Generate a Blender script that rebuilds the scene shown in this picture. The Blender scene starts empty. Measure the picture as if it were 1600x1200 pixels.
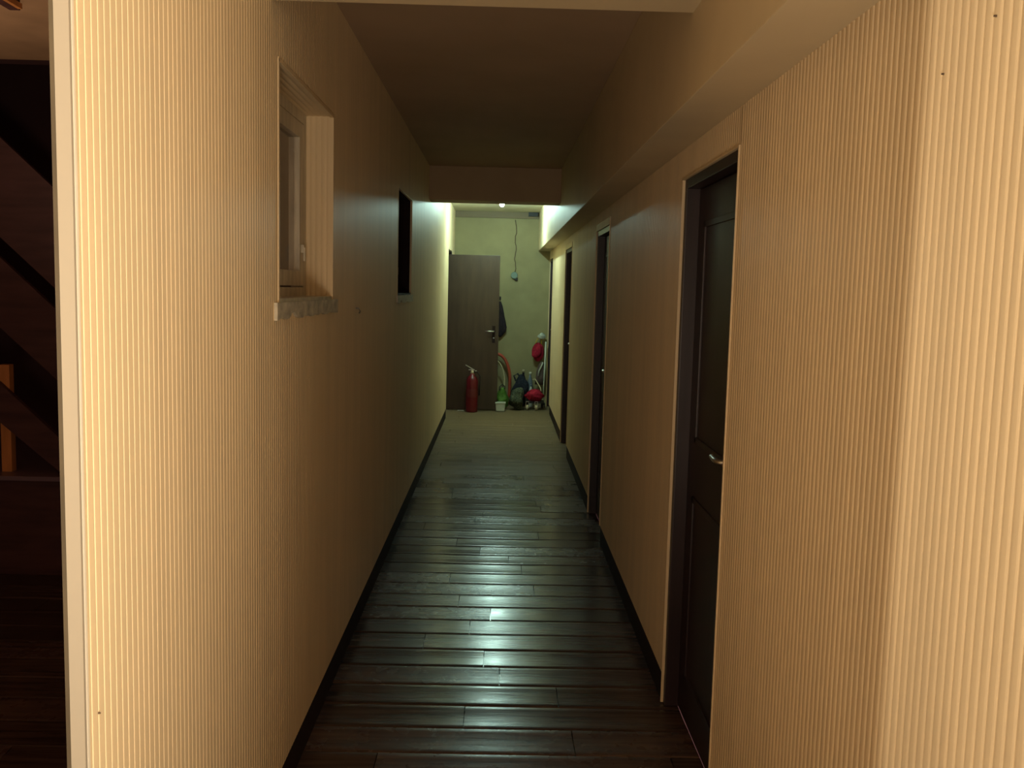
import bpy, bmesh, math, random
from mathutils import Vector, Matrix
random.seed(7)
sc = bpy.context.scene
C = sc.collection

# ------------------------------------------------------------------ camera
F_PX, PITCH, ROLL, YAW, CAM_H = 1450.0, .1014, .025, .0149, 1.6
cam_d = bpy.data.cameras.new('camera'); cam = bpy.data.objects.new('camera', cam_d); C.objects.link(cam)
cam_d.sensor_width = 36; cam_d.lens = F_PX / 1600 * 36; cam_d.clip_start = .05
sp, cp, sy, cy = math.sin(PITCH), math.cos(PITCH), math.sin(YAW), math.cos(YAW)
r0 = Vector((cy, -sy, 0)); f0 = Vector((cp*sy, cp*cy, -sp)); u0 = Vector((sp*sy, sp*cy, cp))
cr, sr = math.cos(ROLL), math.sin(ROLL)
right = r0*cr + u0*sr
up = u0*cr - r0*sr
cam.matrix_world = Matrix(((right.x, up.x, -f0.x, 0), (right.y, up.y, -f0.y, 0),
                           (right.z, up.z, -f0.z, CAM_H), (0, 0, 0, 1)))
sc.camera = cam

# ------------------------------------------------------------------ world, exposure, lights
w = bpy.data.worlds.new('night'); sc.world = w; w.use_nodes = True
w.node_tree.nodes['Background'].inputs[0].default_value = (1.0, .42, .40, 1)
w.node_tree.nodes['Background'].inputs[1].default_value = .11
vs = sc.view_settings
vs.view_transform = 'Standard'; vs.look = 'None'; vs.gamma = 1; vs.use_curve_mapping = False
vs.exposure = 0.0

def area(name, loc, aim, sx, sy_, power, col, spread=180):
    l = bpy.data.lights.new(name, 'AREA'); l.shape = 'RECTANGLE'; l.size = sx; l.size_y = sy_
    l.energy = power; l.color = col; l.spread = math.radians(spread)
    o = bpy.data.objects.new(name, l); C.objects.link(o); o.location = loc
    o.rotation_euler = (Vector(aim) - Vector(loc)).to_track_quat('-Z', 'Y').to_euler()
    return o
WARM = (1.0, .84, .62)
# lamp light of the hall behind the camera, and of the room at the left, with two added fills
area('hall_light', (.50, -.30, 1.6), (-.64, -.10, 1.6), .35, 1.7, 108, WARM, 125)
area('hall_fill_low', (.0, -.85, .9), (0, .7, 2.4), .5, .5, 21, WARM, 130)  # added low fill, brightens the header, duct and ceiling from below
area('side_room_light', (-2.1, 1.28, 1.5), (.67, 1.28, 1.5), .06, 1.3, 5.2, WARM, 90)
area('side_ceiling_fill', (-2.4, 3.0, 1.5), (-2.1, 4.0, 2.655), .3, .3, 3.0, (1.0, .74, .52), 100)  # added fill aimed upward to brighten the side room's ceiling

# ------------------------------------------------------------------ materials
def mat(name, col, rough=.6, spec=.5, metal=0, noise=None, bump=0, nscale=(20, 20, 20), coat=0):
    m = bpy.data.materials.new(name); m.use_nodes = True
    nt = m.node_tree; b = nt.nodes['Principled BSDF']
    b.inputs['Base Color'].default_value = (*col, 1); b.inputs['Roughness'].default_value = rough
    b.inputs['Specular IOR Level'].default_value = spec; b.inputs['Metallic'].default_value = metal
    b.inputs['Coat Weight'].default_value = coat
    if noise or bump:
        tc = nt.nodes.new('ShaderNodeTexCoord'); mp = nt.nodes.new('ShaderNodeMapping')
        mp.inputs['Scale'].default_value = nscale
        nt.links.new(tc.outputs['Object'], mp.inputs['Vector'])
        n = nt.nodes.new('ShaderNodeTexNoise'); n.inputs['Scale'].default_value = 1; n.inputs['Detail'].default_value = 5
        nt.links.new(mp.outputs[0], n.inputs['Vector'])
        if noise:
            r = nt.nodes.new('ShaderNodeValToRGB')
            r.color_ramp.elements[0].position = .3; r.color_ramp.elements[1].position = .7
            r.color_ramp.elements[0].color = (*[c*(1-noise) for c in col], 1)
            r.color_ramp.elements[1].color = (*[min(1, c*(1+noise)) for c in col], 1)
            nt.links.new(n.outputs[0], r.inputs[0]); nt.links.new(r.outputs[0], b.inputs['Base Color'])
        if bump:
            bp = nt.nodes.new('ShaderNodeBump'); bp.inputs['Strength'].default_value = bump
            bp.inputs['Distance'].default_value = .01
            nt.links.new(n.outputs[0], bp.inputs['Height']); nt.links.new(bp.outputs[0], b.inputs['Normal'])
    return m

M = {}
M['panel'] = mat('cream_ribbed_panel', (.81, .64, .41), .50, .24, noise=.06, nscale=(9, 9, .7))
M['trim'] = mat('ivory_plastic_trim', (.40, .345, .27), .35, .5)
M['paint'] = mat('cream_paint', (.72, .60, .40), .55, .4, noise=.05, nscale=(3, 3, 3))
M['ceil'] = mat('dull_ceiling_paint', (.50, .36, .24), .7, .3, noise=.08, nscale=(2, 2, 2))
M['endwall'] = mat('far_wall_paint', (.33, .29, .155), .7, .3, noise=.1, nscale=(4, 4, 4), bump=.1)
M['door'] = mat('dark_brown_door', (.028, .013, .014), .42, .5, noise=.25, nscale=(30, 30, 2))
M['opendoor'] = mat('brown_door_slab', (.056, .034, .021), .45, .4, noise=.22, nscale=(12, 12, 2))
M['skirt'] = mat('dark_skirting', (.024, .012, .011), .8, .2)
M['steel'] = mat('brushed_steel', (.62, .62, .60), .28, .5, 1)
M['dullsteel'] = mat('dull_dark_steel', (.12, .11, .11), .4, .5, 1)
M['winframe'] = mat('old_white_window_paint', (.62, .56, .44), .4, .5, noise=.2, nscale=(25, 25, 6))
M['sill'] = mat('chipped_sill_paint', (.55, .50, .40), .5, .4, noise=.35, nscale=(30, 18, 30))
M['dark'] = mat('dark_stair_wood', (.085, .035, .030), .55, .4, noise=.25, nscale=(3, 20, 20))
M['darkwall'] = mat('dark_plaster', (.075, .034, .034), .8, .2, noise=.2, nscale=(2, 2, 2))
M['brownceil'] = mat('brown_ceiling_board', (.40, .24, .13), .7, .3, noise=.15, nscale=(4, 4, 4))
M['orange'] = mat('orange_pine', (.62, .24, .07), .5, .4, noise=.15, nscale=(30, 30, 4))
M['red'] = mat('extinguisher_red', (.13, .004, .009), .35, .5)
M['black'] = mat('black_rubber', (.018, .016, .017), .5, .4)
M['ltgrey'] = mat('pale_plastic', (.62, .66, .58), .45, .5)
M['boxgreen'] = mat('grey_green_box_plastic', (.17, .25, .22), .45, .5)
M['cable'] = mat('brown_cable', (.12, .08, .05), .6, .3)
M['clothdark'] = mat('dark_cloth', (.030, .022, .028), .9, .1, noise=.3, bump=.4, nscale=(40, 40, 20))
M['redcloth'] = mat('crimson_fabric', (.34, .012, .035), .75, .2, noise=.35, bump=.4, nscale=(45, 45, 30))
M['green'] = mat('green_plastic_film', (.10, .24, .035), .4, .5, noise=.4, bump=.5, nscale=(40, 40, 40))
M['olive'] = mat('mottled_olive_cloth', (.080, .095, .060), .85, .2, noise=.75, bump=.5, nscale=(55, 55, 70))
M['navy'] = mat('navy_cloth', (.022, .026, .042), .8, .2, noise=.4, bump=.4, nscale=(40, 40, 40))
M['hose'] = mat('orange_red_hose', (.50, .085, .045), .45, .5)
M['yellow'] = mat('yellow_plastic', (.55, .38, .05), .4, .5)
M['blue'] = mat('grey_blue_plastic', (.15, .20, .26), .4, .5)
M['paper'] = mat('white_paper', (.75, .74, .66), .7, .2)
M['cream'] = mat('cream_plastic', (.62, .55, .36), .4, .5)

# glass
g = bpy.data.materials.new('window_glass'); g.use_nodes = True
gb = g.node_tree.nodes['Principled BSDF']
gb.inputs['Base Color'].default_value = (.9, .92, .9, 1); gb.inputs['Roughness'].default_value = .05
gb.inputs['Transmission Weight'].default_value = 1; gb.inputs['IOR'].default_value = 1.12
M['glass'] = g
# glowing bulb
e = bpy.data.materials.new('bulb_glow'); e.use_nodes = True
nt = e.node_tree; nt.nodes.clear()
em = nt.nodes.new('ShaderNodeEmission'); ou = nt.nodes.new('ShaderNodeOutputMaterial')
em.inputs[0].default_value = (.62, .97, .86, 1); em.inputs[1].default_value = 1680
nt.links.new(em.outputs[0], ou.inputs[0]); M['glow'] = e

# floor boards: tone and gloss vary from board to board (attribute 'board')
def floor_material():
    m = bpy.data.materials.new('worn_dark_boards'); m.use_nodes = True
    nt = m.node_tree; b = nt.nodes['Principled BSDF']
    at = nt.nodes.new('ShaderNodeAttribute'); at.attribute_name = 'board'
    tc = nt.nodes.new('ShaderNodeTexCoord'); mp = nt.nodes.new('ShaderNodeMapping')
    mp.inputs['Scale'].default_value = (3, 38, 1)
    nt.links.new(tc.outputs['Object'], mp.inputs['Vector'])
    n = nt.nodes.new('ShaderNodeTexNoise'); n.inputs['Scale'].default_value = 1; n.inputs['Detail'].default_value = 6
    nt.links.new(mp.outputs[0], n.inputs['Vector'])
    r = nt.nodes.new('ShaderNodeValToRGB')
    r.color_ramp.elements[0].position = .3; r.color_ramp.elements[0].color = (.036, .019, .017, 1)
    r.color_ramp.elements[1].position = .75; r.color_ramp.elements[1].color = (.105, .064, .046, 1)
    nt.links.new(n.outputs[0], r.inputs[0])
    mx = nt.nodes.new('ShaderNodeMix'); mx.data_type = 'RGBA'; mx.blend_type = 'MULTIPLY'; mx.inputs[0].default_value = 1
    nt.links.new(r.outputs[0], mx.inputs[6])
    mr = nt.nodes.new('ShaderNodeMapRange'); mr.inputs[3].default_value = .7; mr.inputs[4].default_value = 1.35
    nt.links.new(at.outputs['Fac'], mr.inputs[0]); nt.links.new(mr.outputs[0], mx.inputs[7])
    # boards turn paler and rougher towards the far end, broken up by noise
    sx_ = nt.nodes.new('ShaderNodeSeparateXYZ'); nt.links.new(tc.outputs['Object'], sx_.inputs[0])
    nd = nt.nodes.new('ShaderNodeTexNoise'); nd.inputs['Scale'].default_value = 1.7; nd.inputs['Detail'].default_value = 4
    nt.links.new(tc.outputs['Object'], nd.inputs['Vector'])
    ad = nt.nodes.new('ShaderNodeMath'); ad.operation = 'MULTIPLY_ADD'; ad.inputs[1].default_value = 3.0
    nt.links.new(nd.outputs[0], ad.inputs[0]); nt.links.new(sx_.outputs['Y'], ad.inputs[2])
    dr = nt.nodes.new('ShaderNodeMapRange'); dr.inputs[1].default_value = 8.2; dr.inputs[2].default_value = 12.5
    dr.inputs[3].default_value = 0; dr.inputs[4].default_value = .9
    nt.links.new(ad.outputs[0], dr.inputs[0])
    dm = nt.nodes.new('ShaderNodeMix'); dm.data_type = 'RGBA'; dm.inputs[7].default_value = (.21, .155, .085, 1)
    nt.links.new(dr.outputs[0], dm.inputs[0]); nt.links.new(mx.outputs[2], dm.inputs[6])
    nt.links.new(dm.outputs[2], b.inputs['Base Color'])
    n2 = nt.nodes.new('ShaderNodeTexNoise'); n2.inputs['Scale'].default_value = 14; n2.inputs['Detail'].default_value = 5
    nt.links.new(tc.outputs['Object'], n2.inputs['Vector'])
    a = nt.nodes.new('ShaderNodeMath'); a.operation = 'MULTIPLY_ADD'
    nt.links.new(at.outputs['Fac'], a.inputs[0]); a.inputs[1].default_value = .09; a.inputs[2].default_value = .14
    a2 = nt.nodes.new('ShaderNodeMath'); a2.operation = 'MULTIPLY_ADD'
    nt.links.new(n2.outputs[0], a2.inputs[0]); a2.inputs[1].default_value = .10; nt.links.new(a.outputs[0], a2.inputs[2])
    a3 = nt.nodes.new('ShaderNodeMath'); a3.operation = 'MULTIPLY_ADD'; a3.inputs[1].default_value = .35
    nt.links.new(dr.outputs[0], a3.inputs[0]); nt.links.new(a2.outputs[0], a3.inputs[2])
    nt.links.new(a3.outputs[0], b.inputs['Roughness'])
    b.inputs['Specular IOR Level'].default_value = .26
    bp = nt.nodes.new('ShaderNodeBump'); bp.inputs['Strength'].default_value = .18; bp.inputs['Distance'].default_value = .004
    nt.links.new(n.outputs[0], bp.inputs['Height']); nt.links.new(bp.outputs[0], b.inputs['Normal'])
    return m
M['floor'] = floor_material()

# ------------------------------------------------------------------ mesh helpers
def NB(): return bmesh.new()
def bx(bm, x0, x1, y0, y1, z0, z1, bev=0, rot=None):
    vs_ = [bm.verts.new((x, y, z)) for x in (x0, x1) for y in (y0, y1) for z in (z0, z1)]
    fs = [(0, 1, 3, 2), (4, 6, 7, 5), (0, 4, 5, 1), (2, 3, 7, 6), (0, 2, 6, 4), (1, 5, 7, 3)]
    faces = [bm.faces.new([vs_[i] for i in f]) for f in fs]
    if bev:
        es = list({e for f in faces for e in f.edges})
        bmesh.ops.bevel(bm, geom=es, offset=bev, segments=2, profile=.7, affect='EDGES')
    return bm
def tube(bm, pts, r, n=10, cap=True):
    pts = [Vector(p) for p in pts]
    rs = r if isinstance(r, (list, tuple)) else [r]*len(pts)
    rings = []; ref = None
    for i, p in enumerate(pts):
        d = (pts[min(i+1, len(pts)-1)] - pts[max(i-1, 0)]).normalized()
        if ref is None:
            ref = Vector((0, 0, 1)) if abs(d.z) < .9 else Vector((1, 0, 0))
        s = d.cross(ref).normalized(); t = s.cross(d).normalized(); ref = t
        rings.append([bm.verts.new(p + (s*math.cos(2*math.pi*k/n) + t*math.sin(2*math.pi*k/n))*rs[i]) for k in range(n)])
    for a, b in zip(rings, rings[1:]):
        for k in range(n): bm.faces.new((a[k], a[(k+1) % n], b[(k+1) % n], b[k]))
    if cap:
        bm.faces.new(rings[0][::-1]); bm.faces.new(rings[-1])
    return bm
def lathe(bm, prof, c=(0, 0, 0), n=24):
    rings = [[bm.verts.new((c[0]+r*math.cos(2*math.pi*k/n), c[1]+r*math.sin(2*math.pi*k/n), c[2]+z)) for k in range(n)] for r, z in prof]
    for a, b in zip(rings, rings[1:]):
        for k in range(n): bm.faces.new((a[k], a[(k+1) % n], b[(k+1) % n], b[k]))
    bm.faces.new(rings[0][::-1]); bm.faces.new(rings[-1])
    return bm
def blob(bm, c, s, seed, amp=.16, flat=None, sub=4):
    """a lumpy soft bundle; flat = lowest z it may reach"""
    rnd = random.Random(seed)
    ph = [(Vector((rnd.uniform(-1, 1), rnd.uniform(-1, 1), rnd.uniform(-1, 1))).normalized()*rnd.uniform(2, 7), rnd.uniform(0, 6.3)) for _ in range(9)]
    r = bmesh.ops.create_icosphere(bm, subdivisions=sub, radius=1)
    for v in r['verts']:
        d = v.co.normalized()
        k = 1 + amp*sum(math.sin(q.dot(d)+p) for q, p in ph)/2.2
        v.co = Vector((c[0]+d.x*s[0]*k, c[1]+d.y*s[1]*k, c[2]+d.z*s[2]*k))
        if flat is not None and v.co.z < flat: v.co.z = flat
    return bm
def obj(name, bm, m, parent=None, smooth=False):
    me = bpy.data.meshes.new(name); bmesh.ops.recalc_face_normals(bm, faces=bm.faces[:]); bm.to_mesh(me); bm.free()
    me.materials.append(m)
    if smooth:
        for p in me.polygons: p.use_smooth = True
    o = bpy.data.objects.new(name, me); C.objects.link(o)
    if parent:
        o.parent = parent; o.matrix_parent_inverse = Matrix.Translation(parent.location).inverted()
    return o
def struct(name, bm, m, parent=None, smooth=False):
    o = obj(name, bm, m, parent, smooth)
    if parent is None: o['kind'] = 'structure'
    return o
def empty(name, loc, label=None, cat=None, kind=None, group=None):
    o = bpy.data.objects.new(name, None); C.objects.link(o); o.location = loc; o.empty_display_size = .1
    if label: o['label'] = label
    if cat: o['category'] = cat
    if kind: o['kind'] = kind
    if group: o['group'] = group
    return o
def tag(o, label, cat, group=None):
    o['label'] = label; o['category'] = cat
    if group: o['group'] = group
    return o
def smooth_by_angle(o, deg=40):
    for p in o.data.polygons: p.use_smooth = True
    for e_ in []: pass

PITCHR = .024
def ribs(bm, axis_x, y0, y1, z0, z1, sgn, depth=.0042, soft=False):
    """vertical ribs on the plane x=axis_x, running along y; sgn=+1 ribs bulge to +x"""
    k0 = math.floor(y0/PITCHR); ys = []
    for k in range(k0, math.ceil(y1/PITCHR)+1):
        for f, d in (((0, 0), (.06, .0), (.14, .55), (.26, .9), (.42, 1), (.66, 1), (.82, .85), (.92, .4)) if soft else
                     ((0, 0), (.05, .0), (.075, .78), (.105, .95), (.20, 1), (.82, 1), (.945, .95), (.975, .78))):
            ys.append(((k+f)*PITCHR, d))
    ys = [(y, d) for y, d in ys if y0 < y < y1]
    ys = [(y0, ys[0][1])] + ys + [(y1, ys[-1][1])]
    prev = None
    for y, d in ys:
        x = axis_x + sgn*depth*(d-1)
        a = bm.verts.new((x, y, z0)); b = bm.verts.new((x, y, z1))
        if prev: bm.faces.new((prev[0], a, b, prev[1]))
        prev = (a, b)

# ------------------------------------------------------------------ dimensions
XL, XR, XD = -.641, .672, .509          # corridor wall faces, duct face
YE = 12.9                               # far wall
ZB, ZD, ZC = 2.365, 2.135, 2.655        # beam underside, duct underside, ceiling
SK = .11                                # skirting height
Y0L = 1.41                              # where the left wall begins
WIN = [(2.70, 3.575, 1.545, 2.233), (5.80, 6.70, 1.545, 2.215)]
DRS = [(2.69, 3.50), (5.82, 6.62), (8.86, 9.72), (12.03, 12.80)]
DTOP = 2.02
OD = (11.42, 12.24, 2.075)              # doorway in the left wall at the far end

# ------------------------------------------------------------------ floor
def build_floor():
    bm = NB(); lay = bm.faces.layers.float.new('board')
    W = .186; base = 3.254; rnd = random.Random(3)
    def Xat(px, y):      # joints measured on the photograph, as metres across the corridor
        return (px-782)/1450*y
    joints = {0: 736, 1: 887, 2: 792, 3: 766, 4: 669, 5: 742, 7: 724, 8: 844, 9: 709, 10: 823, 11: 802}
    k = -30
    xa, xb = -4.2, XR+.06
    while base+k*W < YE:
        y0 = base+k*W; y1 = y0+W
        x = Xat(joints[k]+3, y0+W/2) if k in joints else rnd.uniform(-.6, .6)
        cuts = [x]
        t = x
        while t > xa: t -= rnd.uniform(1.0, 1.25); cuts.append(max(t, xa))
        t = x
        while t < xb: t += rnd.uniform(1.0, 1.25); cuts.append(min(t, xb))
        cuts = sorted(set(cuts))
        for a, b in zip(cuts, cuts[1:]):
            if b-a < .01: continue
            br = rnd.random(); tilt = rnd.gauss(0, .0004); crown = -rnd.uniform(.0016, .0028); low = crown-abs(tilt)-rnd.uniform(.0004, .0014)
            tx = rnd.gauss(0, .0003)
            prof = []
            for f in (0, .016, .034, .15, .35, .5, .65, .85, .966, .984, 1):
                z = -4*crown*(f-.5)**2 + tilt*(f-.5)*2 + low + .0002
                if f in (0, 1): z -= .006
                elif f in (.016, .984): z -= .0010
                prof.append((f, z))
            nx = 4; g_ = .0017
            grid = []
            for i in range(nx+1):
                xx = a+g_ + (b-a-2*g_)*i/nx
                grid.append([bm.verts.new((xx, y0+f*W, z+tx*(i/nx-.5))) for f, z in prof])
            for i in range(nx):
                for j in range(len(prof)-1):
                    fc = bm.faces.new((grid[i][j], grid[i+1][j], grid[i+1][j+1], grid[i][j+1])); fc[lay] = br; fc.smooth = True
            for col in (grid[0], grid[-1]):      # closed board ends
                hi_ = [bm.verts.new(v.co) for v in col]; lo = [bm.verts.new((v.co.x, v.co.y, -.02)) for v in col]; col = hi_
                for j in range(len(col)-1):
                    fc = bm.faces.new((col[j], col[j+1], lo[j+1], lo[j])); fc[lay] = br
        k += 1
    bx(bm, xa, xb, base-30*W, YE+.02, -.12, -.018)
    me = bpy.data.meshes.new('floor'); bm.to_mesh(me); bm.free(); me.materials.append(M['floor'])
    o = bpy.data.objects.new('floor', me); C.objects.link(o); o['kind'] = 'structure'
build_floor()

# ------------------------------------------------------------------ ceiling, beams, duct
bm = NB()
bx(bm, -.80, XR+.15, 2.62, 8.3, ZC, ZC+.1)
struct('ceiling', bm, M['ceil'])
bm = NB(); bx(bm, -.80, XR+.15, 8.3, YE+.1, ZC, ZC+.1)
struct('ceiling_far', bm, mat('bulb_lit_ceiling', (.84, .80, .66), .6, .3))  # same ceiling continued, its colour paled to carry the bulb's light
bm = NB(); bx(bm, -4.2, -.80, -2.4, 4.69, ZC, ZC+.1); struct('ceiling_side', bm, M['brownceil'])
bm = NB(); bx(bm, -.80, XR+.15, -2.4, 2.62, ZB, ZC+.1); struct('trim_1', bm, M['paint'])        # lowered header at the mouth of the corridor
bm = NB(); bx(bm, XL-.02, XD+.001, 8.22, 8.52, ZB, ZC, .004); struct('trim_2', bm, M['ceil'])    # cross beam
bm = NB(); bx(bm, XD, XR+.06, -2.4, YE, ZD, ZC, .004); struct('trim_3', bm, M['paint'])          # boxed duct
bm = NB(); bx(bm, XL, XD, YE-.03, YE, ZC-.085, ZC, .003); struct('trim_4', bm, mat('dull_brown_board', (.22, .17, .11), .7, .3))    # board over the far wall
bm = NB(); bx(bm, .36, .49, YE-.10, YE-.031, ZC-.055, ZC-.002, .003)
tag(obj('junction_strip', bm, M['black']), 'small dark slot-like strip under the ceiling at the top right of the far wall', 'electrical box')

# ------------------------------------------------------------------ walls
def wall_rects(y0, y1, z0, z1, holes):
    """split a wall into rectangles around its openings"""
    out = []; y = y0
    for a, b, za, zb in sorted(holes):
        out.append((y, a, z0, z1))
        if za > z0: out.append((a, b, z0, za))
        if zb < z1: out.append((a, b, zb, z1))
        y = b
    out.append((y, y1, z0, z1)); return out
bm = NB()
lh = WIN + [(OD[0], OD[1], SK, OD[2])]
for y0, y1, z0, z1 in wall_rects(Y0L+.0145, YE, SK, ZC, lh): ribs(bm, XL, y0, y1, z0, z1, 1)
for y0, y1, z0, z1 in wall_rects(1.70, YE, SK, ZC, lh): bx(bm, -.80, XL-.004, y0, y1, z0, z1)
bx(bm, XL-.020, XL-.0045, Y0L+.004, 1.70, SK, ZC)
struct('wall_left', bm, M['panel'])
bm = NB()
rh = [(a, b, SK, DTOP) for a, b in DRS]
for y0, y1, z0, z1 in wall_rects(-2.4, YE, SK, ZC, rh):
    ribs(bm, XR, y0, y1, z0, min(z1, ZD+.01), -1, .0027, True); bx(bm, XR+.004, XR+.15, y0, y1, z0, z1)
struct('wall_right', bm, M['panel'])
bm = NB(); bx(bm, -.80, XR+.15, YE, YE+.12, 0, ZC+.1); struct('wall_far', bm, M['endwall'])
# skirtings, dark, slightly set back below the panels
bm = NB()
for a, b in ((Y0L+.03, OD[0]), (OD[1], YE)): bx(bm, XL-.05, XL-.001, a, b, -.005, SK, .002)
struct('baseboard_left', bm, M['skirt'])
bm = NB(); y = -2.4
for a, b in DRS: bx(bm, XR+.001, XR+.05, y, a-.02, -.005, SK, .002); y = b+.02
bx(bm, XR+.001, XR+.05, y, YE, -.005, SK, .002)
struct('baseboard_right', bm, M['skirt'])
# ivory corner profile on the end of the left wall, and the dull strip behind it
bm = NB()
bx(bm, XL-.0195, XL+.003, Y0L-.003, Y0L+.004, 0, ZC)
struct('trim_5', bm, M['trim'])
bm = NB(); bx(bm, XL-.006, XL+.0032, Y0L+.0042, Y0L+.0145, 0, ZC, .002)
struct('trim_7', bm, mat('ivory_trim_highlight', (.85, .78, .66), .3, .5))  # corridor face of the same profile, paler as a painted-in highlight
bm = NB(); bx(bm, XL-.0275, XL-.020, Y0L-.001, Y0L+.03, 0, ZC, .001)
struct('trim_6', bm, mat('dull_brass_strip', (.10, .075, .045), .5, .5, noise=.2, nscale=(5, 5, 6)))

# ------------------------------------------------------------------ windows in the left wall
def window(i, y0, y1, z0, z1):
    lining = M['panel'] if i == 1 else M['skirt']; wood = M['winframe'] if i == 1 else M['skirt']
    t = empty('window_%d' % i, (XL, (y0+y1)/2, z0), kind='structure')
    R = .105                                            # depth of the reveal
    bm = NB()                                           # ribbed lining of the reveal, four sides
    n = int(R/.02)
    for s in (0, 1):
        yy = y0 if s == 0 else y1
        prev = None
        for k in range(n*4+1):
            x = XL-.004-R*k/(n*4); d = .0022*abs(math.sin(math.pi*k/4))
            yv = yy + (1 if s == 0 else -1)*(.004+d)
            a = bm.verts.new((x, yv, z0)); b = bm.verts.new((x, yv, z1))
            if prev: bm.faces.new((prev[0], a, b, prev[1]))
            prev = (a, b)
    prev = None
    for k in range(n*4+1):
        x = XL-.004-R*k/(n*4); d = .0022*abs(math.sin(math.pi*k/4))
        a = bm.verts.new((x, y0, z1-.004-d)); b = bm.verts.new((x, y1, z1-.004-d))
        if prev: bm.faces.new((prev[0], a, b, prev[1]))
        prev = (a, b)
    obj('reveal_lining', bm, lining, t)
    bm = NB(); bx(bm, XL-R-.03, XL-.002, y0, y1, z0-.002, z0+.012); obj('inner_ledge', bm, wood, t)
    bm = NB()                                           # corner bead
    for a, b, c, d in ((y0-.004, y0+.010, z0, z1), (y1-.010, y1+.004, z0, z1), (y0, y1, z1-.010, z1+.004)):
        bx(bm, XL-.012, XL+.0025, a, b, c, d, .002)
    obj('corner_bead', bm, M['panel'], t)
    xf = XL-R                                           # outer frame
    bm = NB(); f = .045
    for a, b, c, d in ((y0, y0+f, z0, z1), (y1-f, y1, z0, z1), (y0+f, y1-f, z0, z0+f), (y0+f, y1-f, z1-f, z1)):
        bx(bm, xf-.045, xf+.004, a, b, c, d, .006)
    obj('window_frame', bm, wood, t)
    bm = NB(); f2 = .055; a0, a1, c0, c1 = y0+f+.004, y1-f-.004, z0+f+.004, z1-f-.004
    f3 = .085
    for a, b, c, d in ((a0, a0+f3, c0, c1), (a1-f3, a1, c0, c1), (a0+f3, a1-f3, c0, c0+f2), (a0+f3, a1-f3, c1-f2, c1)):
        bx(bm, xf-.036, xf+.007, a, b, c, d, .003)
    s = obj('sash', bm, wood, t)
    bm = NB(); bx(bm, xf-.016, xf-.012, a0+f3-.005, a1-f3+.005, c0+f2-.005, c1-f2+.005); obj('pane', bm, M['glass'], s)
    bm = NB()                                           # catch and hinges on the far stile
    bx(bm, xf+.007, xf+.018, a1-.062, a1-.050, z0+.17, z0+.20, .002)
    tube(bm, [(xf+.018, a1-.056, z0+.19), (xf+.018, a1-.056, z0+.14)], .005, 8)
    obj('catch', bm, M['winframe'], s)
    bm = NB()                                           # old sill board with a chipped lower edge
    pts = []; rnd = random.Random(i)
    yy = y0-.05; n = 26
    for k in range(n+1):
        y = y0-.05+(y1-y0+.11)*k/n
        zb = z0-.048+rnd.uniform(-.003, .004)+(.016 if (k in (5, 6)) else 0)
        pts.append((y, zb))
    for x in (XL+.012, XL-.004):
        pass
    fr = [[bm.verts.new((x, y, z)) for y, z in pts] for x in (XL+.010, XL-.006)]
    tp = [[bm.verts.new((x, y, z0+.001)) for y, z in pts] for x in (XL+.010, XL-.006)]
    for k in range(n):
        bm.faces.new((fr[0][k], fr[0][k+1], tp[0][k+1], tp[0][k])); bm.faces.new((fr[1][k], fr[1][k+1], tp[1][k+1], tp[1][k]))
        bm.faces.new((fr[0][k], fr[0][k+1], fr[1][k+1], fr[1][k])); bm.faces.new((tp[0][k], tp[0][k+1], tp[1][k+1], tp[1][k]))
    for k in (0, n): bm.faces.new((fr[0][k], tp[0][k], tp[1][k], fr[1][k]))
    obj('window_sill', bm, M['sill'], t)
for i, wv in enumerate(WIN, 1): window(i, *wv)

# ------------------------------------------------------------------ doors in the right wall
def lever(name, parent, x, y, z, nx, ny, dy, plate=None):
    """lever handle; (nx,ny) is the way the plate faces, dy the way the lever points"""
    bm = NB(); n = Vector((nx, ny, 0)); s = Vector((-ny, nx, 0))*dy
    P = Vector((x, y, z))
    a = P - s*.02 - n*.001; b = P + s*.02 + n*.008
    bx(bm, min(a.x, b.x), max(a.x, b.x), min(a.y, b.y), max(a.y, b.y), z-.15, z+.07, .003)
    h = obj(name, bm, plate or M['steel'], parent)
    bm = NB()
    tube(bm, [P+n*.006, P+n*.04, P+n*.05+s*.012, P+n*.05+s*.06, P+n*.047+s*.115], [.009, .009, .0095, .009, .007], 10)
    obj('lever', bm, M['steel'], h, True)
    bm = NB(); q = P - Vector((0, 0, .09)); tube(bm, [q+n*.006, q+n*.016], .011, 12)
    obj('key_cylinder', bm, M['steel'], h, True)
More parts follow.
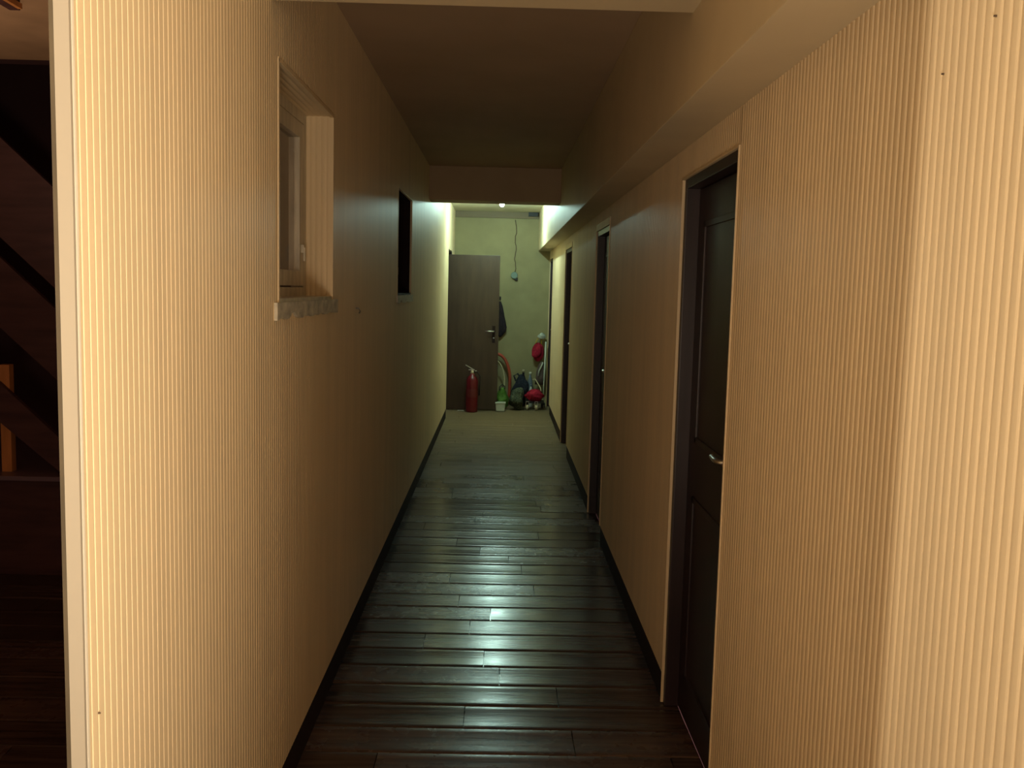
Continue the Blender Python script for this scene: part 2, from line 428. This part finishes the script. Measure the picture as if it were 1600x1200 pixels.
def right_door(i, y0, y1):
    t = empty('door_%d' % i, (XR, (y0+y1)/2, 0), kind='structure')
    fr = .035; dp = .055
    bm = NB()
    for a, b, c, d in ((y0, y0+fr, 0, DTOP), (y1-fr, y1, 0, DTOP), (y0+fr, y1-fr, DTOP-fr, DTOP)):
        bx(bm, XR+.006, XR+.15, a, b, c, d, .003)
    obj('door_frame', bm, M['door'], t)
    bm = NB(); bx(bm, XR+dp, XR+dp+.04, y0+fr+.003, y1-fr-.003, .008, DTOP-fr-.003, .003)
    s = obj('door_leaf', bm, M['door'], t)
    bm = NB()                                           # raised mouldings of the leaf
    for za, zb in ((.16, .86), (1.06, 1.86)):
        for a, b, c, d in ((y0+.15, y1-.15, za, za+.022), (y0+.15, y1-.15, zb-.022, zb), (y0+.15, y0+.172, za, zb), (y1-.172, y1-.15, za, zb)):
            bx(bm, XR+dp-.006, XR+dp+.002, a, b, c, d, .002)
    obj('moulding', bm, M['door'], s)
    lever('door_handle', s, XR+dp, y0+fr+.055, 1.09, -1, 0, -1, M['dullsteel'])
    bm = NB()                                           # cream edge profile round the opening
    hd = .045 if i in (2, 3) else .006
    for a, b, c, d in ((y0-.006, y0+.001, SK, DTOP), (y1-.001, y1+.006, 0, DTOP), (y0-.006, y1+.006, DTOP-.001, DTOP+hd)):
        bx(bm, XR-.0045, XR+.006, a, b, c, d, .001)
    obj('edge_profile', bm, M['panel'], t)
for i, (a, b) in enumerate(DRS, 1): right_door(i, a, b)

# doorway at the far end of the left wall with its leaf standing open across the corridor
t = empty('door_5', (XL, (OD[0]+OD[1])/2, 0), kind='structure')
bm = NB()
for a, b, c, d in ((OD[0], OD[0]+.02, 0, OD[2]), (OD[1]-.02, OD[1], 0, OD[2]), (OD[0]+.02, OD[1]-.02, OD[2]-.02, OD[2])):
    bx(bm, -.80, XL-.002, a, b, c, d, .002)
obj('door_frame', bm, M['door'], t)
bm = NB(); YD = 12.17
bx(bm, -.70, -.012, YD, YD+.04, .012, 2.035, .004)
leaf = obj('door_leaf', bm, M['opendoor'], t)
lever('door_handle', leaf, -.075, YD, 1.05, 0, -1, -1, M['skirt'])
bm = NB()
for z in (.25, 1.8): tube(bm, [(-.703, YD+.02, z-.05), (-.703, YD+.02, z+.05)], .008, 8)
obj('hinge', bm, M['steel'], leaf)

# ------------------------------------------------------------------ side room at the left: stair, landing, walls
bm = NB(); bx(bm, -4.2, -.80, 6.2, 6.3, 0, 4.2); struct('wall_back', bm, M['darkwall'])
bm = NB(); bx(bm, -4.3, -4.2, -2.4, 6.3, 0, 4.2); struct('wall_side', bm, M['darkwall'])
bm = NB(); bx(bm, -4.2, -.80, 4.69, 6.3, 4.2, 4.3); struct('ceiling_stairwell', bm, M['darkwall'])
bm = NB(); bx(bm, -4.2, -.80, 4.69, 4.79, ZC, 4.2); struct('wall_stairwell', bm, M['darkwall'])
# wooden landing platform, pale nosing
t = empty('stair_landing', (-2.4, 5.3, 0), 'dark wooden stair landing with a thin pale nosing at the left edge of the view', 'stair landing')
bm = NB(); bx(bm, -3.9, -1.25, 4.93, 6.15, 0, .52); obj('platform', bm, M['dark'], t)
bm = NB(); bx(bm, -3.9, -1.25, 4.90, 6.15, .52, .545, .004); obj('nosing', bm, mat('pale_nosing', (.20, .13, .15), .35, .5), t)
# stair balustrade of sloping boards, falling to the right
t = empty('stair_balustrade', (-2.4, 4.98, .545), 'dark balustrade of wide sloping boards rising to the left above the landing', 'balustrade')
def sloped(z_at, hgt, x0=-3.9, x1=-1.3, y=4.98, th=.03, slope=-.93):
    bm = NB(); vv = []
    for yy in (y, y+th):
        for x in (x0, x1):
            zc = z_at + slope*(x+2.55)
            vv += [bm.verts.new((x, yy, max(zc, .555))), bm.verts.new((x, yy, max(zc+hgt, .556)))]
    a = vv
    for f in ((0, 2, 3, 1), (4, 5, 7, 6), (0, 1, 5, 4), (2, 6, 7, 3), (0, 4, 6, 2), (1, 3, 7, 5)):
        bm.faces.new([a[i] for i in f])
    return bm
for zz, hh in ((1.72, .53), (1.23, .38), (.60, .32)): obj('board', sloped(zz, hh, x1=-1.9 if zz > 1 else -2.36), M['dark'], t)
bm = NB(); bx(bm, -2.69, -2.635, 5.012, 5.06, .545, 1.13, .004); obj('post', bm, M['orange'], t)
bm = NB(); bx(bm, -1.98, -1.91, 5.012, 5.08, .545, 2.0, .004); obj('post', bm, M['dark'], t)
# short rail under the side room's ceiling
t = empty('ceiling_rail', (-1.84, 3.2, 2.6), 'dark short rail with an orange edge under the brown ceiling, upper left corner', 'rail')
bm = NB(); bx(bm, -1.865, -1.825, 2.9, 3.63, ZC-.06, ZC, .004); obj('rail', bm, M['dark'], t)
bm = NB(); bx(bm, -1.8245, -1.808, 2.9, 3.61, ZC-.06, ZC-.04, .002); obj('edge_strip', bm, M['orange'], t)

# ------------------------------------------------------------------ far lamp
LX, LY, LZ = -.005, 11.1, 2.602
t = empty('ceiling_lamp', (LX, LY, ZC), 'glowing bare bulb in a small holder on the ceiling at the far end', 'lamp')
bm = NB(); lathe(bm, [(.045, ZC-.001), (.045, ZC-.008), (.026, ZC-.012), (.018, ZC-.016)], (LX, LY, 0)); obj('lamp_holder', bm, M['ltgrey'], t, True)
bm = NB(); lathe(bm, [(.012, ZC-.017), (.015, ZC-.022), (.024, LZ+.004), (.025, LZ-.008), (.019, LZ-.024), (.006, LZ-.031)], (LX, LY, 0), 12)
obj('bulb', bm, M['glow'], t, True)

# ------------------------------------------------------------------ junction box and cable on the far wall
t = empty('junction_box', (.19, YE, 1.80), 'grey-green round junction box hanging from a cable on the far wall', 'junction box')
bm = NB()
r = .048; cx, cz = .185, 1.795
rings = []
for yy, k in ((YE-.001, 1), (YE-.038, 1), (YE-.045, .9)):
    rings.append([bm.verts.new((cx+r*k*math.cos(math.pi/4*j+.3), yy, cz+r*k*1.05*math.sin(math.pi/4*j+.3))) for j in range(8)])
for a, b in zip(rings, rings[1:]):
    for j in range(8): bm.faces.new((a[j], a[(j+1) % 8], b[(j+1) % 8], b[j]))
bm.faces.new(rings[-1]); bm.faces.new(rings[0][::-1])
obj('box', bm, M['boxgreen'], t)
bm = NB(); bx(bm, cx+.01, cx+.05, YE-.035, YE-.001, cz-.07, cz-.03, .004); obj('gland', bm, M['black'], t)
bm = NB()
pts = [(cx+.010+.010*math.sin(k*1.1)+.004*math.sin(k*2.7), YE-.010, cz+.045+(2.55-cz-.045)*k/16) for k in range(17)]
tube(bm, pts, .006, 6); obj('cable', bm, M['cable'], t, True)

# ------------------------------------------------------------------ things at the far end
# fire extinguisher
ex = (-.34, 12.02)
t = empty('fire_extinguisher', (ex[0], ex[1], 0), 'red fire extinguisher standing on the floor before the open brown door', 'fire extinguisher')
bm = NB(); lathe(bm, [(.070, .0), (.076, .008), (.077, .03), (.077, .38), (.074, .42), (.058, .455), (.032, .478), (.026, .50)], (ex[0], ex[1], 0), 28)
obj('cylinder', bm, M['red'], t, True)
bm = NB(); lathe(bm, [(.0775, .20), (.0778, .202), (.0778, .30), (.0775, .302)], (ex[0], ex[1], 0), 28); obj('label_band', bm, mat('faded_red_label', (.14, .02, .018), .5), t, True)
bm = NB(); lathe(bm, [(.022, .50), (.022, .525), (.016, .53), (.016, .545)], (ex[0], ex[1], 0), 14); v = obj('valve', bm, M['cream'], t, True)
bm = NB(); bx(bm, ex[0]-.05, ex[0]+.03, ex[1]-.012, ex[1]+.012, .545, .556, .003)
tube(bm, [(ex[0]+.02, ex[1], .55), (ex[0]-.03, ex[1], .578), (ex[0]-.09, ex[1], .612)], [.007, .007, .006], 8); obj('squeeze_lever', bm, M['steel'], v)
bm = NB()
tube(bm, [(ex[0]+.02, ex[1]-.01, .52), (ex[0]+.07, ex[1]-.02, .525), (ex[0]+.10, ex[1]-.02, .47), (ex[0]+.098, ex[1]-.02, .35), (ex[0]+.095, ex[1]-.02, .22)], [.009]*4+[.013], 10)
obj('hose', bm, M['black'], t, True)
bm = NB(); lathe(bm, [(.004, .552), (.014, .555), (.014, .560), (.004, .563)], (ex[0]+.045, ex[1], -.02), 12); obj('gauge', bm, M['ltgrey'], t, True)
# scrap of paper
bm = NB()
rows = []
for i in range(6):
    rows.append([bm.verts.new((-.525+.085*i/5, 12.055+.05*j/3, .002+.006*abs(math.sin(i*1.3+j)))) for j in range(4)])
for a, b in zip(rows, rows[1:]):
    for j in range(3): bm.faces.new((a[j], b[j], b[j+1], a[j+1]))
o = obj('paper_scrap', bm, M['paper']); md = o.modifiers.new('s', 'SOLIDIFY'); md.thickness = .0012; md.offset = 1
tag(o, 'crumpled white paper scrap on the floor left of the red extinguisher', 'paper')

# dark garment on a hook of the far wall, half behind the open door
t = empty('hanging_cloth', (.02, 12.85, 1.45), 'dark cloth hanging from a hook, half hidden by the open door edge', 'cloth')
bm = NB(); sec = []
for z, hw, xo, dpt in ((1.43, .012, .000, .012), (1.37, .026, .008, .022), (1.27, .042, .016, .03), (1.16, .055, .026, .036), (1.08, .062, .032, .038), (1.02, .055, .028, .034), (.97, .034, .012, .025), (.94, .012, .008, .012)):
    ring = []
    for j in range(20):
        a = 2*math.pi*j/20; rr = 1+.13*math.sin(5*a+z*9)
        ring.append(bm.verts.new((xo+hw*rr*math.cos(a), 12.855+dpt*rr*math.sin(a), z)))
    sec.append(ring)
for a, b in zip(sec, sec[1:]):
    for j in range(20): bm.faces.new((a[j], a[(j+1) % 20], b[(j+1) % 20], b[j]))
bm.faces.new(sec[0]); bm.faces.new(sec[-1][::-1]); obj('cloth', bm, M['clothdark'], t, True)
t = empty('coat_hook', (0, YE, 1.46), 'small dark coat hook on the far wall above the hanging cloth', 'hook')
bm = NB(); tube(bm, [(0, YE-.001, 1.48), (0, YE-.035, 1.478), (0, YE-.055, 1.455), (0, YE-.06, 1.475)], .005, 8)
obj('hook', bm, M['black'], t); bm = NB(); bx(bm, -.012, .012, YE-.006, YE, 1.455, 1.50, .002); obj('plate', bm, M['black'], t)

# arched orange-red hose with a pale tube beside it
bm = NB(); pts = []
for k in range(15):
    a = math.pi*(.62 - .60*k/14)
    pts.append((-.03+.19*math.cos(a)*1.0, 12.79, .35+.36*math.sin(a)))
pts.append((.155, 12.79, .18)); pts.append((.14, 12.78, .025))
tube(bm, pts, .021, 12)
for q in range(len(pts)-1): pass
tag(obj('vacuum_hose', bm, M['hose'], None, True), 'arched orange-red hose rising beside the open door against the far wall', 'hose')
bm = NB(); pts = []
for k in range(12):
    a = math.pi*(.62 - .58*k/11)
    pts.append((-.06+.145*math.cos(a), 12.72, .33+.30*math.sin(a)))
pts.append((.082, 12.72, .16)); pts.append((.075, 12.715, .018))
tube(bm, pts, .009, 8)
tag(obj('thin_tube', bm, M['cream'], None, True), 'thin pale tube curving just inside the orange-red hose', 'tube')

# white tub on the floor
t = empty('white_tub', (.035, 12.14, 0), 'small square white tub on the floor at the foot of the open door', 'tub')
bm = NB(); c = (.035, 12.16)
lo = [bm.verts.new((c[0]+sx*.055, c[1]+sy2*.055, .004)) for sx, sy2 in ((-1, -1), (1, -1), (1, 1), (-1, 1))]
hi = [bm.verts.new((c[0]+sx*.064, c[1]+sy2*.064, .105)) for sx, sy2 in ((-1, -1), (1, -1), (1, 1), (-1, 1))]
for j in range(4): bm.faces.new((lo[j], lo[(j+1) % 4], hi[(j+1) % 4], hi[j]))
bm.faces.new(lo[::-1]); bm.faces.new(hi)
bmesh.ops.bevel(bm, geom=bm.edges[:], offset=.005, segments=2, affect='EDGES'); obj('tub', bm, M['ltgrey'], t)
bm = NB(); bx(bm, c[0]-.069, c[0]+.069, c[1]-.069, c[1]+.069, .105, .118, .004); obj('lid', bm, M['ltgrey'], t)
# crumpled green bag
bm = NB(); blob(bm, (.055, 12.42, .135), (.082, .085, .14), 4, .2, .004)
t = obj('green_bag', bm, M['green'], None, True); tag(t, 'crumpled green plastic bag on the floor behind the white tub', 'bag')
bm = NB(); tube(bm, [(.02, 12.41, .24), (.02, 12.41, .30), (.055, 12.41, .33), (.09, 12.41, .30), (.085, 12.41, .24)], .008, 8); obj('handle', bm, M['olive'], t, True)
# mottled olive bundle
bm = NB(); blob(bm, (.248, 12.34, .135), (.088, .10, .15), 9, .18, .004)
o = obj('cloth_bundle', bm, M['olive'], None, True); tag(o, 'mottled dark olive cloth bundle on the floor right of the green bag', 'bundle')
# dark blue bag behind it
bm = NB(); blob(bm, (.30, 12.61, .21), (.11, .07, .20), 12, .16, .004)
o = obj('dark_bag', bm, M['navy'], None, True); tag(o, 'dark navy bag slumped behind the olive cloth bundle', 'bag')
bm = NB(); tube(bm, [(.24, 12.61, .36), (.21, 12.61, .43), (.26, 12.61, .46), (.31, 12.61, .40)], .012, 8); obj('strap', bm, M['navy'], o, True)
# pair of grey-blue bottles standing behind
def bottle(name, x, y, h, r, m, lab, capm):
    t = empty(name, (x, y, 0), lab, 'bottle', None, 'bottles against the far wall')
    bm = NB(); lathe(bm, [(r*.9, 0), (r, .01), (r, h*.62), (r*.85, h*.74), (r*.4, h*.86), (r*.36, h*.92)], (x, y, 0), 18); obj('body', bm, m, t, True)
    bm = NB(); lathe(bm, [(r*.45, h*.92), (r*.45, h*.995), (r*.3, h)], (x, y, 0), 14); obj('cap', bm, capm, t, True)
bottle('plastic_bottle', .44, 12.82, .47, .038, M['blue'], 'tall grey-blue plastic bottle against the far wall behind the red cart', M['paper'])
bottle('plastic_bottle', .345, 12.82, .50, .038, M['clothdark'], 'dark bottle with a pale cap, left of the grey-blue bottle', M['cream'])
bottle('plastic_bottle', .45, 12.66, .31, .030, M['ltgrey'], 'short pale bottle standing just behind the red cart', M['blue'])

# low red cart with two cream wheels
t = empty('cleaning_cart', (.50, 12.40, 0), 'low crimson fabric cart with two cream wheels beside the right wall', 'cart')
bm = NB(); blob(bm, (.50, 12.41, .185), (.13, .105, .09), 21, .12, .115)
obj('body', bm, M['redcloth'], t, True)
for sx in (-.09, .03):
    bm = NB(); q = Vector((.485+sx, 12.32, .035))
    prof = [(.012, -.014), (.030, -.014), (.0345, -.008), (.0345, .008), (.030, .014), (.012, .014)]
    rings = [[bm.verts.new((q.x+s_, q.y+r_*math.cos(2*math.pi*k/20), q.z+r_*math.sin(2*math.pi*k/20))) for k in range(20)] for r_, s_ in prof]
    for a, b in zip(rings, rings[1:]):
        for k in range(20): bm.faces.new((a[k], a[(k+1) % 20], b[(k+1) % 20], b[k]))
    bm.faces.new(rings[0]); bm.faces.new(rings[-1][::-1])
    wl = obj('wheel', bm, M['cream'], t, True)
    bm = NB(); bx(bm, q.x-.022, q.x-.017, q.y-.012, q.y+.012, .03, .12); bx(bm, q.x+.017, q.x+.022, q.y-.012, q.y+.012, .03, .12); bx(bm, q.x-.022, q.x+.022, q.y-.012, q.y+.012, .112, .12)
    obj('fork', bm, M['steel'], wl)
bm = NB(); tube(bm, [(.585, 12.46, .20), (.575, 12.50, .28), (.50, 12.53, .40), (.46, 12.53, .39)], .008, 8); obj('handle', bm, M['cream'], t, True)
bm = NB(); bx(bm, .375, .62, 12.33, 12.52, .09, .115, .005)
for sx in (.395, .60): tube(bm, [(sx, 12.505, .0), (sx, 12.505, .09)], .010, 8)
obj('chassis', bm, M['black'], t)

# broomstick leaning by the right wall, red bag and white cap hanging on it
t = empty('broom', (.62, 12.63, 0), 'broom with a long pale stick standing by the right wall', 'broom')
bm = NB(); tube(bm, [(.618, 12.63, .06), (.640, 12.72, .90)], .0095, 10); obj('stick', bm, M['ltgrey'], t, True)
bm = NB(); bx(bm, .590, .645, 12.58, 12.68, .035, .065, .005); obj('head', bm, M['black'], t)
bm = NB()
for i in range(9):
    for j in range(3):
        x = .598+j*.020; y = 12.588+i*.0105
        tube(bm, [(x, y, .001), (x, y, .036)], .005, 5)
obj('bristles', bm, M['black'], t)
t = empty('red_bag', (.55, 12.80, .8), 'crimson fabric bag hanging at the right end of the far wall', 'bag')
bm = NB(); blob(bm, (.535, 12.80, .765), (.082, .05, .115), 33, .14); bg = obj('body', bm, M['redcloth'], t, True)
bm = NB(); tube(bm, [(.50, 12.79, .87), (.53, 12.82, .93), (.575, 12.885, .955), (.585, 12.83, .92), (.585, 12.80, .86)], .007, 8); obj('strap', bm, M['yellow'], t, True)
bm = NB(); tube(bm, [(.59, YE-.001, .965), (.59, YE-.02, .963), (.59, YE-.06, .945), (.59, YE-.065, .96)], .005, 8)
tag(obj('wall_hook', bm, M['steel']), 'small metal hook on the far wall carrying the crimson bag', 'hook')
bm = NB(); blob(bm, (.585, 12.80, .975), (.050, .042, .042), 40, .10)
o = obj('carrier_bag', bm, M['ltgrey'], None, True); tag(o, 'small crumpled white carrier bag on top of the hanging crimson bag', 'bag')
t = empty('grey_cloth', (.59, 12.8, .6), 'dull grey-brown cloth hanging below the crimson bag beside the broomstick', 'cloth')
bm = NB(); sec = []
for z, hw, xo in ((.615, .02, .60), (.57, .042, .590), (.48, .055, .582), (.38, .058, .576), (.30, .060, .572)):
    sec.append([bm.verts.new((xo+hw*(1+.12*math.sin(4*2*math.pi*j/18+z*7))*math.cos(2*math.pi*j/18), 12.80+.035*math.sin(2*math.pi*j/18)*(1+.2*math.sin(j*2.1)), z)) for j in range(18)])
for a, b in zip(sec, sec[1:]):
    for j in range(18): bm.faces.new((a[j], a[(j+1) % 18], b[(j+1) % 18], b[j]))
bm.faces.new(sec[0]); bm.faces.new(sec[-1][::-1]); obj('cloth', bm, mat('grey_brown_cloth', (.14, .10, .09), .9, .1, noise=.3, nscale=(30, 30, 20)), t, True)
bm = NB(); tube(bm, [(.61, 12.755, .612), (.59, 12.75, .56), (.56, 12.75, .50), (.55, 12.75, .42)], .010, 8); obj('strap', bm, M['ltgrey'], t, True)

# ------------------------------------------------------------------ small marks on the walls
def nail(x, y, z, n, lab):
    bm = NB(); tube(bm, [(x, y, z), (x+n*.0035, y, z)], [.0018, .0014], 8)
    tag(obj('nail', bm, M['cable']), lab, 'nail', 'nails in the ribbed wall panels')
nail(XL+.0005, 1.462, .895, 1, 'tiny dark nail head low on the left wall beside its ivory corner trim')
nail(XR-.0005, 1.31, 1.99, -1, 'tiny dark nail head high on the right wall nearest the camera')
nail(XR-.0005, 1.455, 1.945, -1, 'tiny dark nail head high on the right wall at the edge of the lamplight')
bm = NB(); tube(bm, [(XL, 4.15, 1.50), (XL+.012, 4.15, 1.50), (XL+.018, 4.16, 1.488), (XL+.012, 4.17, 1.478)], .003, 8)
tag(obj('screw_hook', bm, M['steel'], None, True), 'small bright screw hook on the left wall beyond the nearest window', 'hook')
